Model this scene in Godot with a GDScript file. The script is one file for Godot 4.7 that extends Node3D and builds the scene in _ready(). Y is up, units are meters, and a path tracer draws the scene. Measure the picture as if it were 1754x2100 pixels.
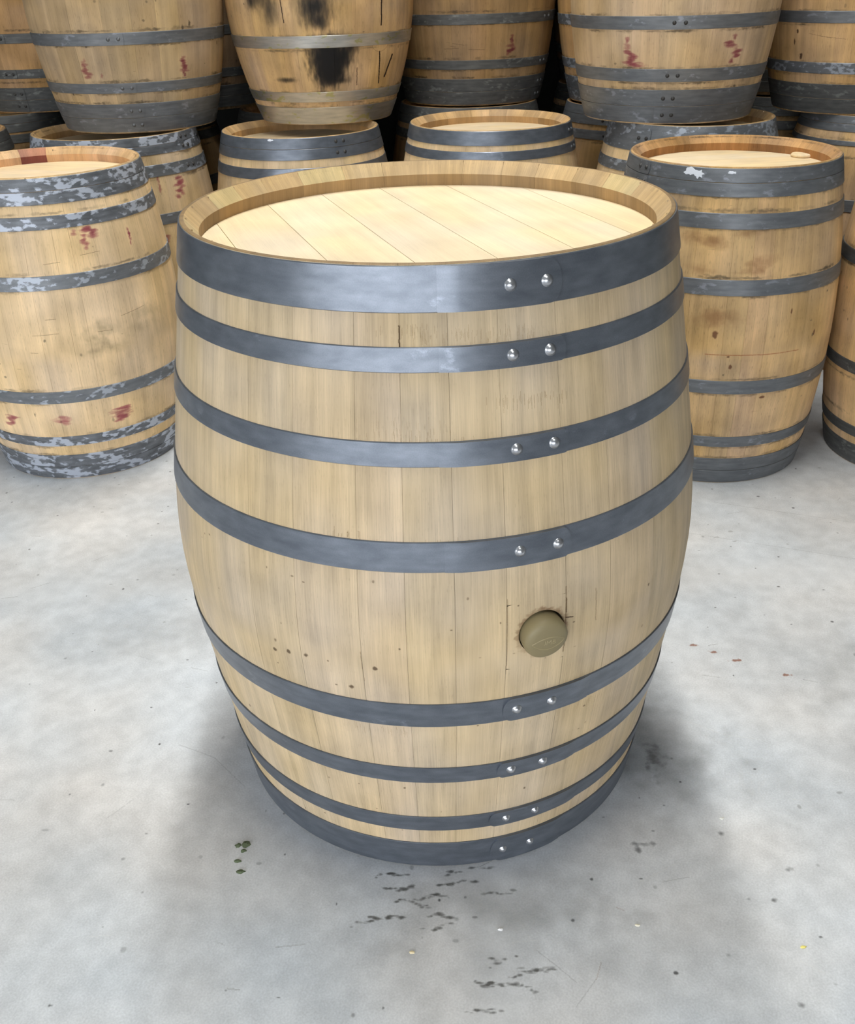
extends Node3D
# Oak barrels standing in a warehouse: one large new puncheon in front, used wine barrels stacked behind it.

const SKY_STRIP_ENERGY := 36.0
const MAIN_R_MID := 0.4811
const MAIN_R_END := 0.4060
const MAIN_H := 1.110

var mats := {}
var names_used := {}
var rng := RandomNumberGenerator.new()


func _ready() -> void:
	# ---- camera, sky, large lights, exposure
	var cam := Camera3D.new()
	cam.name = "camera"
	cam.position = Vector3(0, 1.45287, 1.72903)
	cam.basis = Basis(Vector3.UP, 0.00812) * Basis(Vector3.RIGHT, -0.49487) * Basis(Vector3.BACK, -0.02933)
	cam.keep_aspect = Camera3D.KEEP_HEIGHT
	cam.fov = 53.823
	cam.near = 0.05
	cam.far = 100.0
	add_child(cam)
	cam.current = true

	var sky_mat := ProceduralSkyMaterial.new()
	sky_mat.sky_top_color = Color(0.76, 0.79, 0.84)
	sky_mat.sky_horizon_color = Color(0.93, 0.93, 0.935)
	sky_mat.sky_curve = 0.2
	sky_mat.ground_bottom_color = Color(0.42, 0.42, 0.41)
	sky_mat.ground_horizon_color = Color(0.55, 0.56, 0.57)
	sky_mat.sky_energy_multiplier = 2.7
	sky_mat.ground_energy_multiplier = 2.3
	var sky := Sky.new()
	sky.sky_material = sky_mat
	var env := Environment.new()
	env.background_mode = Environment.BG_SKY
	env.sky = sky
	env.tonemap_mode = Environment.TONE_MAPPER_LINEAR
	env.tonemap_exposure = 0.92
	env.sdfgi_enabled = true
	env.ssao_enabled = true
	env.ssil_enabled = true
	var we := WorldEnvironment.new()
	we.name = "environment"
	we.environment = env
	add_child(we)

	var strip := AreaLight3D.new()
	strip.name = "skylight_glow"
	strip.area_size = Vector2(0.34, 5.9)
	strip.light_color = Color(1.0, 0.995, 0.98)
	strip.light_energy = SKY_STRIP_ENERGY
	strip.area_range = 30.0
	strip.area_attenuation = 2.0
	strip.shadow_enabled = true
	strip.position = Vector3(-0.05, 5.56, -1.65)
	strip.rotation = Vector3(-PI / 2, 0, 0)
	add_child(strip)

	# ---- materials that many things share
	rng.seed = 11
	build_materials()

	# ---- large structure
	build_room()

	# ---- barrels
	build_barrels()

	# ---- small things
	build_small_things()


# =====================================================================  textures

func noise_bytes(w: int, h: int, sx: int, sy: int, freq: float, sd: int, octaves := 3) -> PackedByteArray:
	# tiles without a seam across
	# a grey noise picture, made at 1/sx by 1/sy of the size and stretched
	var n := FastNoiseLite.new()
	n.noise_type = FastNoiseLite.TYPE_SIMPLEX_SMOOTH
	n.seed = sd
	n.frequency = freq
	n.fractal_octaves = octaves
	var im := n.get_seamless_image(maxi(8, w / sx), maxi(8, h / sy), false, false, 0.08, true)
	im.convert(Image.FORMAT_L8)
	im.resize(w, h, Image.INTERPOLATE_CUBIC)
	return im.get_data()


func wood_image(w: int, h: int, sd: int, base: Color, k_grain: float, k_streak: float, k_blotch: float, k_pore: float, warm: float) -> Image:
	var a := noise_bytes(w, h, 1, 56, 0.30, sd, 2)
	var b := noise_bytes(w, h, 2, 48, 0.055, sd + 1, 3)
	var c := noise_bytes(w, h, 8, 8, 0.035, sd + 2, 3)
	var d := noise_bytes(w, h, 1, 12, 0.42, sd + 3, 2)
	var e := noise_bytes(w, h, 8, 16, 0.03, sd + 4, 2)
	var out := PackedByteArray()
	out.resize(w * h * 3)
	var br := base.r * 255.0
	var bg := base.g * 255.0
	var bb := base.b * 255.0
	var kg := k_grain / 255.0
	var ks := k_streak / 255.0
	var kb := k_blotch / 255.0
	var base_v := 1.0 - 0.5 * (k_grain + k_streak + k_blotch)
	var o := 0
	for i in w * h:
		var v: float = base_v + a[i] * kg + b[i] * ks + c[i] * kb
		var p: int = d[i]
		if p < 78:
			v -= (78 - p) * k_pore * 0.01
		var t: float = (e[i] - 128) * warm
		out[o] = clampi(int(br * v + t * 0.4), 0, 255)
		out[o + 1] = clampi(int(bg * v), 0, 255)
		out[o + 2] = clampi(int(bb * v - t), 0, 255)
		o += 3
	return Image.create_from_data(w, h, false, Image.FORMAT_RGB8, out)


var blob_noise: FastNoiseLite

func blob(im: Image, cx: float, cy: float, rx: float, ry: float, col: Color, strength: float, rough := 0.5, nx := 0.05, ny := 0.05, gain := 2.2) -> void:
	# a stain with a ragged edge, in pixels; the picture repeats across
	var w := im.get_width()
	var h := im.get_height()
	for y in range(maxi(0, int(cy - ry * 1.5)), mini(h, int(cy + ry * 1.5) + 1)):
		for x in range(int(cx - rx * 1.5), int(cx + rx * 1.5) + 1):
			var dx := (x - cx) / rx
			var dy := (y - cy) / ry
			var q := dx * dx + dy * dy
			if q > 2.3:
				continue
			var f := 1.0 - sqrt(q) + rough * blob_noise.get_noise_2d(x * nx * 20.0, y * ny * 20.0)
			if f <= 0.0:
				continue
			f = minf(1.0, f * gain) * strength
			var xx := posmod(x, w)
			im.set_pixel(xx, y, im.get_pixel(xx, y).lerp(col, f))


func line(im: Image, x0: float, y0: float, x1: float, y1: float, wid: float, col: Color, strength: float, ragged := 0.6) -> void:
	var n := int(maxf(absf(x1 - x0), absf(y1 - y0))) + 1
	var w := im.get_width()
	var h := im.get_height()
	for i in n + 1:
		var t := float(i) / n
		var wob := blob_noise.get_noise_2d(t * 90.0 + x0, y0) * ragged
		var x := lerpf(x0, x1, t) + wob * wid * 2.0
		var y := lerpf(y0, y1, t) + wob * wid
		var s := strength * (1.0 - ragged * 0.8 * absf(blob_noise.get_noise_2d(t * 220.0 + y0, x0)) * 2.0)
		for oy in range(-int(wid), int(wid) + 1):
			for ox in range(-int(wid), int(wid) + 1):
				var xx := posmod(int(x + ox), w)
				var yy := int(y + oy)
				if yy < 0 or yy >= h:
					continue
				im.set_pixel(xx, yy, im.get_pixel(xx, yy).lerp(col, clampf(s, 0.0, 1.0)))


func tex(im: Image) -> ImageTexture:
	im.generate_mipmaps()
	return ImageTexture.create_from_image(im)


func metal_image(w: int, h: int, sd: int, dark: Color, light: Color, patch: Color, threshold: float, soft: float, streak := 0.5) -> Image:
	var a := noise_bytes(w, h, 4, 2, 0.05, sd, 4)
	var b := noise_bytes(w, h, 16, 2, 0.10, sd + 1, 3)
	var c := noise_bytes(w, h, 2, 1, 0.035, sd + 2, 6)
	var d := noise_bytes(w, h, 1, 1, 0.30, sd + 3, 2)
	var e := noise_bytes(w, h, 16, 8, 0.07, sd + 4, 2)
	var out := PackedByteArray()
	out.resize(w * h * 3)
	var o := 0
	for i in w * h:
		var t: float = (a[i] * (1.0 - streak) + b[i] * streak) / 255.0
		t = clampf((t - 0.5) * 1.3 + 0.5 + (d[i] - 128) * 0.0016, 0.0, 1.0)
		var f: float = clampf((c[i] * 0.85 + e[i] * 0.65 - 64.0 + (d[i] - 128) * 0.16 - threshold) * soft, 0.0, 1.0)
		out[o] = int(255.0 * lerpf(lerpf(dark.r, light.r, t), patch.r, f))
		out[o + 1] = int(255.0 * lerpf(lerpf(dark.g, light.g, t), patch.g, f))
		out[o + 2] = int(255.0 * lerpf(lerpf(dark.b, light.b, t), patch.b, f))
		o += 3
	return Image.create_from_data(w, h, false, Image.FORMAT_RGB8, out)


func mat(im: Texture2D, rough: float, metallic := 0.0, spec := 0.5) -> StandardMaterial3D:
	var m := StandardMaterial3D.new()
	m.albedo_texture = im
	m.roughness = rough
	m.metallic = metallic
	m.metallic_specular = spec
	m.vertex_color_use_as_albedo = true
	return m


func flat_mat(c: Color, rough: float, metallic := 0.0, spec := 0.5) -> StandardMaterial3D:
	var m := StandardMaterial3D.new()
	m.albedo_color = c
	m.roughness = rough
	m.metallic = metallic
	m.metallic_specular = spec
	return m


var skin_new: Image
var skin_aged: Array = []

func build_materials() -> void:
	blob_noise = FastNoiseLite.new()
	blob_noise.noise_type = FastNoiseLite.TYPE_SIMPLEX_SMOOTH
	blob_noise.frequency = 0.05
	blob_noise.fractal_octaves = 4
	blob_noise.seed = 5
	skin_new = wood_image(2048, 2048, 21, Color(0.745, 0.668, 0.545), 0.125, 0.14, 0.11, 0.14, 0.06)
	skin_aged.append(wood_image(1024, 1024, 41, Color(0.82, 0.715, 0.56), 0.09, 0.13, 0.20, 0.25, 0.08))
	skin_aged.append(wood_image(1024, 1024, 61, Color(0.77, 0.645, 0.475), 0.10, 0.16, 0.26, 0.30, 0.10))
	mats.head = mat(tex(wood_image(1024, 1024, 81, Color(0.91, 0.83, 0.69), 0.05, 0.07, 0.08, 0.08, 0.07)), 0.6, 0.0, 0.4)
	var zinc := metal_image(1024, 256, 101, Color(0.375, 0.40, 0.435), Color(0.47, 0.495, 0.53), Color(0.58, 0.61, 0.65), 225.0, 0.010, 0.35)
	mats.zinc = mat(tex(zinc), 0.35, 0.62)
	var grey := metal_image(1024, 256, 121, Color(0.37, 0.385, 0.40), Color(0.47, 0.485, 0.50), Color(0.54, 0.56, 0.59), 190.0, 0.02, 0.6)
	mats.grey = mat(tex(grey), 0.48, 0.45)
	var dull := metal_image(1024, 256, 141, Color(0.28, 0.285, 0.285), Color(0.38, 0.385, 0.38), Color(0.46, 0.47, 0.46), 185.0, 0.02, 0.6)
	mats.dull = mat(tex(dull), 0.6, 0.3)
	var flaked := metal_image(1024, 256, 161, Color(0.30, 0.315, 0.33), Color(0.46, 0.475, 0.50), Color(0.66, 0.69, 0.735), 137.0, 0.032, 0.5)
	mats.flaked = mat(tex(flaked), 0.5, 0.25)
	var patchy := metal_image(1024, 256, 181, Color(0.37, 0.385, 0.40), Color(0.47, 0.485, 0.50), Color(0.62, 0.65, 0.69), 156.0, 0.03, 0.5)
	mats.patchy = mat(tex(patchy), 0.48, 0.35)
	var steel := metal_image(1024, 256, 201, Color(0.64, 0.635, 0.62), Color(0.76, 0.75, 0.72), Color(0.66, 0.66, 0.50), 182.0, 0.03, 0.7)
	mats.steel = mat(tex(steel), 0.38, 0.8)
	mats.rivet = flat_mat(Color(0.72, 0.73, 0.75), 0.3, 0.9)
	mats.rivet_dark = flat_mat(Color(0.24, 0.235, 0.23), 0.55, 0.4)
	mats.rivet_grey = flat_mat(Color(0.40, 0.41, 0.42), 0.5, 0.5)
	mats.paint = flat_mat(Color(0.86, 0.88, 0.91), 0.45)
	mats.bung = flat_mat(Color(0.50, 0.455, 0.33), 0.55)
	mats.bung_letters = flat_mat(Color(0.60, 0.55, 0.41), 0.55)


# =====================================================================  mesh building

class Shape:
	var v := PackedVector3Array()
	var n := PackedVector3Array()
	var uv := PackedVector2Array()
	var c := PackedColorArray()
	var idx := PackedInt32Array()
	var tint := Color.WHITE

	# rows: Array of PackedVector3Array (equal lengths); uvs alike; away: a point behind the surface
	func grid(rows: Array, uvs: Array, away: Vector3, wrap := false) -> void:
		var nr := rows.size()
		var nc: int = rows[0].size()
		var start := v.size()
		var mid := Vector3.ZERO
		var flip_sum := 0.0
		var normals := []
		for i in nr:
			var line := PackedVector3Array()
			for j in nc:
				var i0 := maxi(0, i - 1)
				var i1 := mini(nr - 1, i + 1)
				var j0 := j - 1
				var j1 := j + 1
				if wrap:
					if j0 < 0:
						j0 = nc - 2
					if j1 > nc - 1:
						j1 = 1
				else:
					j0 = maxi(0, j0)
					j1 = mini(nc - 1, j1)
				var du: Vector3 = rows[i][j1] - rows[i][j0]
				var dv: Vector3 = rows[i1][j] - rows[i0][j]
				var nn := du.cross(dv).normalized()
				line.append(nn)
				flip_sum += nn.dot((rows[i][j] as Vector3) - away)
			normals.append(line)
		var s := 1.0 if flip_sum >= 0.0 else -1.0
		for i in nr:
			for j in nc:
				v.append(rows[i][j])
				n.append(normals[i][j] * s)
				uv.append(uvs[i][j])
				c.append(tint)
		for i in nr - 1:
			for j in nc - 1:
				var a := start + i * nc + j
				var b := a + 1
				var d := a + nc
				var e := d + 1
				if s > 0.0:
					idx.append_array(PackedInt32Array([a, d, b, b, d, e]))
				else:
					idx.append_array(PackedInt32Array([a, b, d, b, e, d]))

	func mesh() -> ArrayMesh:
		var arr := []
		arr.resize(Mesh.ARRAY_MAX)
		arr[Mesh.ARRAY_VERTEX] = v
		arr[Mesh.ARRAY_NORMAL] = n
		arr[Mesh.ARRAY_TEX_UV] = uv
		arr[Mesh.ARRAY_COLOR] = c
		arr[Mesh.ARRAY_INDEX] = idx
		var m := ArrayMesh.new()
		m.add_surface_from_arrays(Mesh.PRIMITIVE_TRIANGLES, arr)
		return m


func numbered(called: String) -> String:
	var k: int = names_used.get(called, 0)
	names_used[called] = k + 1
	return called if k == 0 else "%s_%03d" % [called, k]


func part(called: String, mesh: Mesh, m: Material, parent: Node3D) -> MeshInstance3D:
	var o := MeshInstance3D.new()
	var key := "%d/%s" % [parent.get_instance_id(), called]
	var k: int = names_used.get(key, 0)
	names_used[key] = k + 1
	o.name = called if k == 0 else "%s_%03d" % [called, k]
	o.mesh = mesh
	o.material_override = m
	o.cast_shadow = GeometryInstance3D.SHADOW_CASTING_SETTING_ON
	parent.add_child(o, true)
	return o


func thing(called: String, label: String, category: String, at: Vector3, group := "") -> Node3D:
	var o := Node3D.new()
	o.name = numbered(called)
	o.position = at
	tag(o, label, category, group)
	add_child(o, true)
	return o


func tag(o: Node3D, label: String, category: String, group := "") -> void:
	o.set_meta("label", label)
	o.set_meta("category", category)
	if group:
		o.set_meta("group", group)


func structure(called: String, mesh: Mesh, m: Material, label: String) -> MeshInstance3D:
	var o := MeshInstance3D.new()
	o.name = called
	o.mesh = mesh
	o.material_override = m
	o.set_meta("kind", "structure")
	o.set_meta("label", label)
	add_child(o, true)
	return o


func box_into(s: Shape, lo: Vector3, hi: Vector3) -> void:
	var mid := (lo + hi) / 2
	for ax in 3:
		for side in 2:
			var p := []
			for a in 2:
				var row := PackedVector3Array()
				for b in 2:
					var q := Vector3.ZERO
					q[ax] = hi[ax] if side else lo[ax]
					q[(ax + 1) % 3] = hi[(ax + 1) % 3] if a else lo[(ax + 1) % 3]
					q[(ax + 2) % 3] = hi[(ax + 2) % 3] if b else lo[(ax + 2) % 3]
					row.append(q)
				p.append(row)
			var uvs := [PackedVector2Array([Vector2(0, 0), Vector2(1, 0)]), PackedVector2Array([Vector2(0, 1), Vector2(1, 1)])]
			s.grid(p, uvs, mid)


# =====================================================================  barrels

class Form:
	# the outline of one barrel
	var height := 0.95
	var r_mid := 0.361
	var r_end := 0.287
	var power := 1.883
	var soft := 0.0          # > 0: the outline of the large barrel
	var flat := 0.006        # rim: flat top, then a bevel to the inner wall
	var bevel_r := 0.022
	var bevel_y := 0.022
	var wall_in := -0.002
	var head_y := 0.045

	func r(y: float) -> float:
		if soft > 0.0:
			var t := 2.0 * y / height - 1.0
			return r_mid - (r_mid - r_end) * (sqrt(t * t + soft * soft) - soft) / (sqrt(1.0 + soft * soft) - soft)
		return r_mid - (r_mid - r_end) * pow(absf(2.0 * y / height - 1.0), power)


func pol(a: float, r: float, y: float) -> Vector3:
	return Vector3(r * sin(a), y, r * cos(a))


func skin_uv(f: Form, a: float, y: float) -> Vector2:
	return Vector2(a / PI + 0.5, 1.0 - y / f.height)


func stave_mesh(f: Form, a0: float, a1: float, rows: int, tint: Color, bung_at := Vector3.ZERO, rim := Color.WHITE, bevel := Color.WHITE, wall_tone := Color.WHITE) -> ArrayMesh:
	var s := Shape.new()
	s.tint = tint
	var gap := 0.00018 / f.r_mid
	var bev := 0.0008 / f.r_mid
	var cols: Array[float] = [a0 + gap, a0 + gap + bev]
	for k in range(1, 4):
		cols.append(lerpf(a0, a1, k / 4.0))
	cols.append(a1 - gap - bev)
	cols.append(a1 - gap)
	var last := cols.size() - 1
	var spans := [[0.0, f.height - 0.0012]]
	if bung_at.z > 0.0:      # x: angle, y: height, z: radius of the hole
		spans = [[0.0, bung_at.y - 0.06], [bung_at.y + 0.06, f.height - 0.0012]]
	for span in spans:
		var n := maxi(3, int(rows * (span[1] - span[0]) / f.height))
		var p := []
		var u := []
		for i in n + 1:
			var y: float = lerpf(span[0], span[1], float(i) / n)
			var r := f.r(y)
			var line := PackedVector3Array()
			var ul := PackedVector2Array()
			for j in cols.size():
				line.append(pol(cols[j], r - (0.0004 if j == 0 or j == last else 0.0), y))
				ul.append(skin_uv(f, cols[j], y))
			p.append(line)
			u.append(ul)
		s.grid(p, u, Vector3(0, (span[0] + span[1]) / 2, 0))
	if bung_at.z > 0.0:
		# the surface round the hole, from the hole's edge out to the stave's edges, and the wall of the hole
		var p := []
		var u := []
		var wall := []
		var wu := []
		for i in 6:
			p.append(PackedVector3Array())
			u.append(PackedVector2Array())
		for i in 2:
			wall.append(PackedVector3Array())
			wu.append(PackedVector2Array())
		for k in 65:
			var t := TAU * k / 64.0
			var ca := cos(t)
			var sa := sin(t)
			var left := (bung_at.x - (a0 + gap)) * f.r_mid
			var right := ((a1 - gap) - bung_at.x) * f.r_mid
			var reach: float = 1e9
			if absf(ca) > 1e-6:
				reach = minf(reach, (right if ca > 0.0 else left) / absf(ca))
			if absf(sa) > 1e-6:
				reach = minf(reach, 0.06 / absf(sa))
			for i in 6:
				var q := lerpf(bung_at.z, reach, i / 5.0)
				var a := bung_at.x + ca * q / f.r_mid
				var y := bung_at.y + sa * q
				p[i].append(pol(a, f.r(y) - (0.002 if i == 0 else 0.0), y))
				u[i].append(skin_uv(f, a, y))
			for i in 2:
				var a := bung_at.x + ca * bung_at.z / f.r_mid
				var y := bung_at.y + sa * bung_at.z
				wall[i].append(pol(a, f.r(y) - 0.002 - 0.03 * i, y))
				wu[i].append(skin_uv(f, a, y))
		s.grid(p, u, Vector3(0, bung_at.y, 0))
		s.grid(wall, wu, pol(bung_at.x, f.r_mid * 3.0, bung_at.y))
	# the two long sides, as deep as one can look into a joint
	for e in 2:
		var a: float = cols[0] if e == 0 else cols[last]
		var p := []
		var u := []
		for i in 9:
			var y := lerpf(0.0, f.height - 0.0012, i / 8.0)
			p.append(PackedVector3Array([pol(a, f.r(y) - 0.0004, y), pol(a, f.r(y) - 0.012, y)]))
			u.append(PackedVector2Array([skin_uv(f, a, y), skin_uv(f, a, y)]))
		s.grid(p, u, pol((a0 + a1) / 2, f.r_mid, f.height / 2))
	# the top end: chamfer and flat, bevel, inner wall
	var h := f.height
	var ro := f.r(h)
	var prof := [
		[Vector2(ro, h - 0.0012), Vector2(ro - 0.0012, h), Vector2(ro - f.flat, h)],
		[Vector2(ro - f.flat, h), Vector2(ro - f.flat - f.bevel_r, h - f.bevel_y)],
		[Vector2(ro - f.flat - f.bevel_r, h - f.bevel_y), Vector2(ro - f.flat - f.bevel_r - f.wall_in, h - f.head_y - 0.02)],
		[Vector2(ro, 0.0), Vector2(ro - 0.03, 0.0)],
	]
	for k in prof.size():
		var p := []
		var u := []
		for q in prof[k]:
			var line := PackedVector3Array()
			var ul := PackedVector2Array()
			for a in cols:
				line.append(pol(a, q.x, q.y))
				ul.append(Vector2(a / PI + 0.5, 1.0 - (q.y + q.x - ro + 0.02) / f.height))
			p.append(line)
			u.append(ul)
		var away := Vector3(0, h * 0.5, 0)
		if k == 1 or k == 2:
			away = pol((a0 + a1) / 2, ro * 2.0, h - 0.2)
		s.tint = [rim, bevel, wall_tone, tint][k]
		s.grid(p, u, away)
	return s.mesh()


func hoop_mesh(f: Form, y0: float, y1: float, thick: float, lap_from: float, lap_to: float, lap_round: float, uoff: float, tint := Color.WHITE) -> ArrayMesh:
	# a conical band; between lap_from and lap_to the strap lies double and its end at lap_to is rounded
	var s := Shape.new()
	s.tint = tint
	var r0 := f.r(y0) + 0.0002
	var r1 := f.r(y1) + 0.0002
	var seg := 120
	var e := 0.0011
	var profs := [
		[[r0 - 0.001, y0], [r0 + thick - e, y0]],
		[[r0 + thick - e, y0], [r0 + thick, y0 + e]],
		[[r0 + thick, y0 + e], [r1 + thick, y1 - e]],
		[[r1 + thick, y1 - e], [r1 + thick - e, y1]],
		[[r1 + thick - e, y1], [r1 - 0.001, y1]],
	]
	var mid := Vector3(0, (y0 + y1) / 2, 0)
	for k in profs.size():
		var p := []
		var u := []
		for q in profs[k]:
			var line := PackedVector3Array()
			var ul := PackedVector2Array()
			for i in seg + 1:
				var a := TAU * i / seg - PI
				line.append(pol(a, q[0], q[1]))
				ul.append(Vector2(a * r0 / 0.75 + uoff, (q[1] - y0) / 0.19 + uoff * 3.7))
			p.append(line)
			u.append(ul)
		s.grid(p, u, mid + Vector3(0, 0.0, 0), true)
	if lap_from != lap_to:
		var nn := 28
		var lo := PackedVector3Array()
		var p := []
		var u := []
		var edges := [[], []]
		var eu := [[], []]
		var d := signf(lap_to - lap_from)
		var length := absf(lap_to - lap_from) * r0
		var half := (y1 - y0) / 2
		for i in nn + 1:
			var t := float(i) / nn
			t = 1.0 - pow(1.0 - t, 1.8)
			var along := t * length
			var left := length - along            # how far from the rounded end
			var cut := 0.0
			if left < lap_round:
				var q := 1.0 - left / lap_round
				cut = (1.0 - sqrt(maxf(0.0, 1.0 - q * q))) * half * 0.92
			var lift := thick * minf(1.0, along / 0.02) + 0.0004
			var a := lap_from + d * along / r0
			var line := PackedVector3Array()
			var ul := PackedVector2Array()
			for k in 3:
				var y := lerpf(y0 + e * 0.5 + cut, y1 - e * 0.5 - cut, k / 2.0)
				var r := lerpf(r0, r1, (y - y0) / (y1 - y0)) + thick + lift
				line.append(pol(a, r, y))
				ul.append(Vector2(a * r0 / 0.75 + uoff, (y - y0) / 0.19 + uoff * 3.7))
			p.append(line)
			u.append(ul)
			for k in 2:
				var q: Vector3 = line[0] if k == 0 else line[2]
				var inn := q - Vector3(q.x, 0, q.z).normalized() * (lift + 0.001)
				edges[k].append(PackedVector3Array([q, inn]))
				eu[k].append(PackedVector2Array([ul[0], ul[0]]))
		s.grid(p, u, mid)
		var centre := pol((lap_from + lap_to) / 2, r0, (y0 + y1) / 2)
		for k in 2:
			s.grid(edges[k], eu[k], centre)
		var end_o: PackedVector3Array = p[nn]
		var end_i := PackedVector3Array()
		for q in end_o:
			end_i.append(q - Vector3(q.x, 0, q.z).normalized() * (thick + 0.001))
		s.grid([end_o, end_i], [u[nn], u[nn]], centre)
	return s.mesh()


func blotch_mesh(f: Form, a: float, y: float, wide: float, tall: float, sd: int) -> ArrayMesh:
	# a ragged spot of dried paint that follows the band below it
	var s := Shape.new()
	var rg := RandomNumberGenerator.new()
	rg.seed = sd
	var rad := []
	for i in 22:
		rad.append(rg.randf_range(0.55, 1.1))
	var p := []
	var u := []
	for q in [[1.0, 0.0], [0.94, 0.0003], [0.5, 0.0004], [0.01, 0.0004]]:
		var row := PackedVector3Array()
		var ur := PackedVector2Array()
		for i in 23:
			var t := TAU * i / 22.0
			var k: float = rad[i % 22] * q[0]
			var yy := y + sin(t) * k * tall * 0.5
			row.append(pol(a + cos(t) * k * wide * 0.5 / f.r(y), f.r(yy) + 0.0024 + q[1], yy))
			ur.append(Vector2(t, q[0]))
		p.append(row)
		u.append(ur)
	s.grid(p, u, Vector3(0, y, 0), true)
	return s.mesh()


var rivet_meshes := {}

func rivet_mesh(r: float) -> ArrayMesh:
	if rivet_meshes.has(r):
		return rivet_meshes[r]
	var s := Shape.new()
	var prof := [[1.0, -0.1], [1.0, 0.10], [0.82, 0.16], [0.74, 0.34], [0.55, 0.56], [0.3, 0.68], [0.01, 0.72]]
	var p := []
	var u := []
	for q in prof:
		var line := PackedVector3Array()
		var ul := PackedVector2Array()
		for i in 15:
			var a := TAU * i / 14.0
			line.append(Vector3(cos(a) * q[0] * r, sin(a) * q[0] * r, q[1] * r))
			ul.append(Vector2(i / 14.0, q[0]))
		p.append(line)
		u.append(ul)
	s.grid(p, u, Vector3(0, 0, -r), true)
	rivet_meshes[r] = s.mesh()
	return rivet_meshes[r]


func add_rivet(hoop: MeshInstance3D, f: Form, a: float, y: float, out: float, r: float, m: Material) -> void:
	var o := part("rivet", rivet_mesh(r), m, hoop)
	var slope := (f.r(y + 0.01) - f.r(y - 0.01)) / 0.02
	var nrm := Vector3(sin(a), -slope, cos(a)).normalized()
	var side := Vector3.UP.cross(nrm).normalized()
	o.basis = Basis(side, nrm.cross(side), nrm)
	o.position = pol(a, f.r(y) + out, y)


func head_boards(b: Node3D, f: Form, ang: float, cuts: Array, m: Material, tone: Color, sd: int) -> void:
	# the boards of the round head that closes the barrel
	var rg := RandomNumberGenerator.new()
	rg.seed = sd
	var r := f.r(f.height) - f.flat - f.bevel_r - f.wall_in + 0.004
	var y := f.height - f.head_y
	var dir := Vector3(sin(ang), 0, cos(ang))
	var perp := Vector3(cos(ang), 0, -sin(ang))
	var lines := [-r * 0.9999] + cuts + [r * 0.9999]
	for i in lines.size() - 1:
		var s := Shape.new()
		var k := rg.randf_range(0.965, 1.03)
		s.tint = Color(tone.r * k, tone.g * k * rg.randf_range(0.985, 1.01), tone.b * k * rg.randf_range(0.96, 1.02))
		var s0: float = lines[i] + 0.0002
		var s1: float = lines[i + 1] - 0.0002
		var uo := rg.randf()
		var p := []
		var u := []
		for q in [[s0, -0.012], [s0, -0.0004], [s0 + 0.0009, 0.0], [(s0 * 2 + s1) / 3, 0.0], [(s0 + s1 * 2) / 3, 0.0], [s1 - 0.0009, 0.0], [s1, -0.0004], [s1, -0.012]]:
			var half := sqrt(maxf(0.0, r * r - q[0] * q[0]))
			var line := PackedVector3Array()
			var ul := PackedVector2Array()
			for j in 13:
				var t := lerpf(-half, half, j / 12.0)
				line.append(perp * q[0] + dir * t + Vector3(0, y + q[1], 0))
				ul.append(Vector2(q[0] * 1.1 + uo, t * 1.1 + uo * 3.0))
			p.append(line)
			u.append(ul)
		s.grid(p, u, perp * (s0 + s1) / 2 + Vector3(0, y - 0.2, 0))
		part("head_board", s.mesh(), m, b)


func even_cuts(r: float, n: int, sd: int) -> Array:
	var rg := RandomNumberGenerator.new()
	rg.seed = sd
	var c := []
	for i in range(1, n):
		c.append(lerpf(-r, r, float(i) / n) + rg.randf_range(-0.012, 0.012))
	return c


func random_staves(sd: int, n: int) -> Array:
	# the angles of the joints, in degrees
	var rg := RandomNumberGenerator.new()
	rg.seed = sd
	var w := []
	var total := 0.0
	for i in n:
		w.append(rg.randf_range(0.62, 1.35))
		total += w[i]
	var a := -180.0 + rg.randf_range(-5, 5)
	var out := [a]
	for i in n:
		a += w[i] * 360.0 / total
		out.append(a)
	return out


func add_staves(b: Node3D, f: Form, joints: Array, m: Material, sd: int, spread: float, rows: int, tone := Color.WHITE, inner := Color(0.72, 0.60, 0.46), odd := -999.0) -> void:
	var rg := RandomNumberGenerator.new()
	rg.seed = sd
	for i in joints.size() - 1:
		var k := 1.0 + rg.randf_range(-spread, spread)
		var t := Color(k * rg.randf_range(0.985, 1.015), k, k * rg.randf_range(0.94, 1.05)) * tone  # tone also carries shade tinted into the upper and back barrels
		var a0 := deg_to_rad(joints[i])
		var a1 := deg_to_rad(joints[i + 1])
		var q := rg.randf_range(0.78, 1.12)
		var w := inner * rg.randf_range(0.75, 1.1)
		var bv := Color(q * 0.95, q * 0.90, q * 0.82).lerp(inner * q, 0.45)
		if joints[i] < odd and odd < joints[i + 1]:      # one stave soaked with wine
			bv = Color(0.58, 0.38, 0.42)
			w = Color(0.30, 0.12, 0.15)
		part("stave", stave_mesh(f, a0, a1, rows, t, Vector3.ZERO, Color(0.70, 0.63, 0.52) * rg.randf_range(0.8, 1.15), bv, w), m, b)


# ---- the 225-litre barrels: heights of their six bands, bottom and top of each
const BANDS := [[0.0100, 0.0990], [0.1320, 0.1680], [0.2960, 0.3340], [0.6300, 0.6720], [0.8180, 0.8530], [0.8820, 0.9480]]


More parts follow.
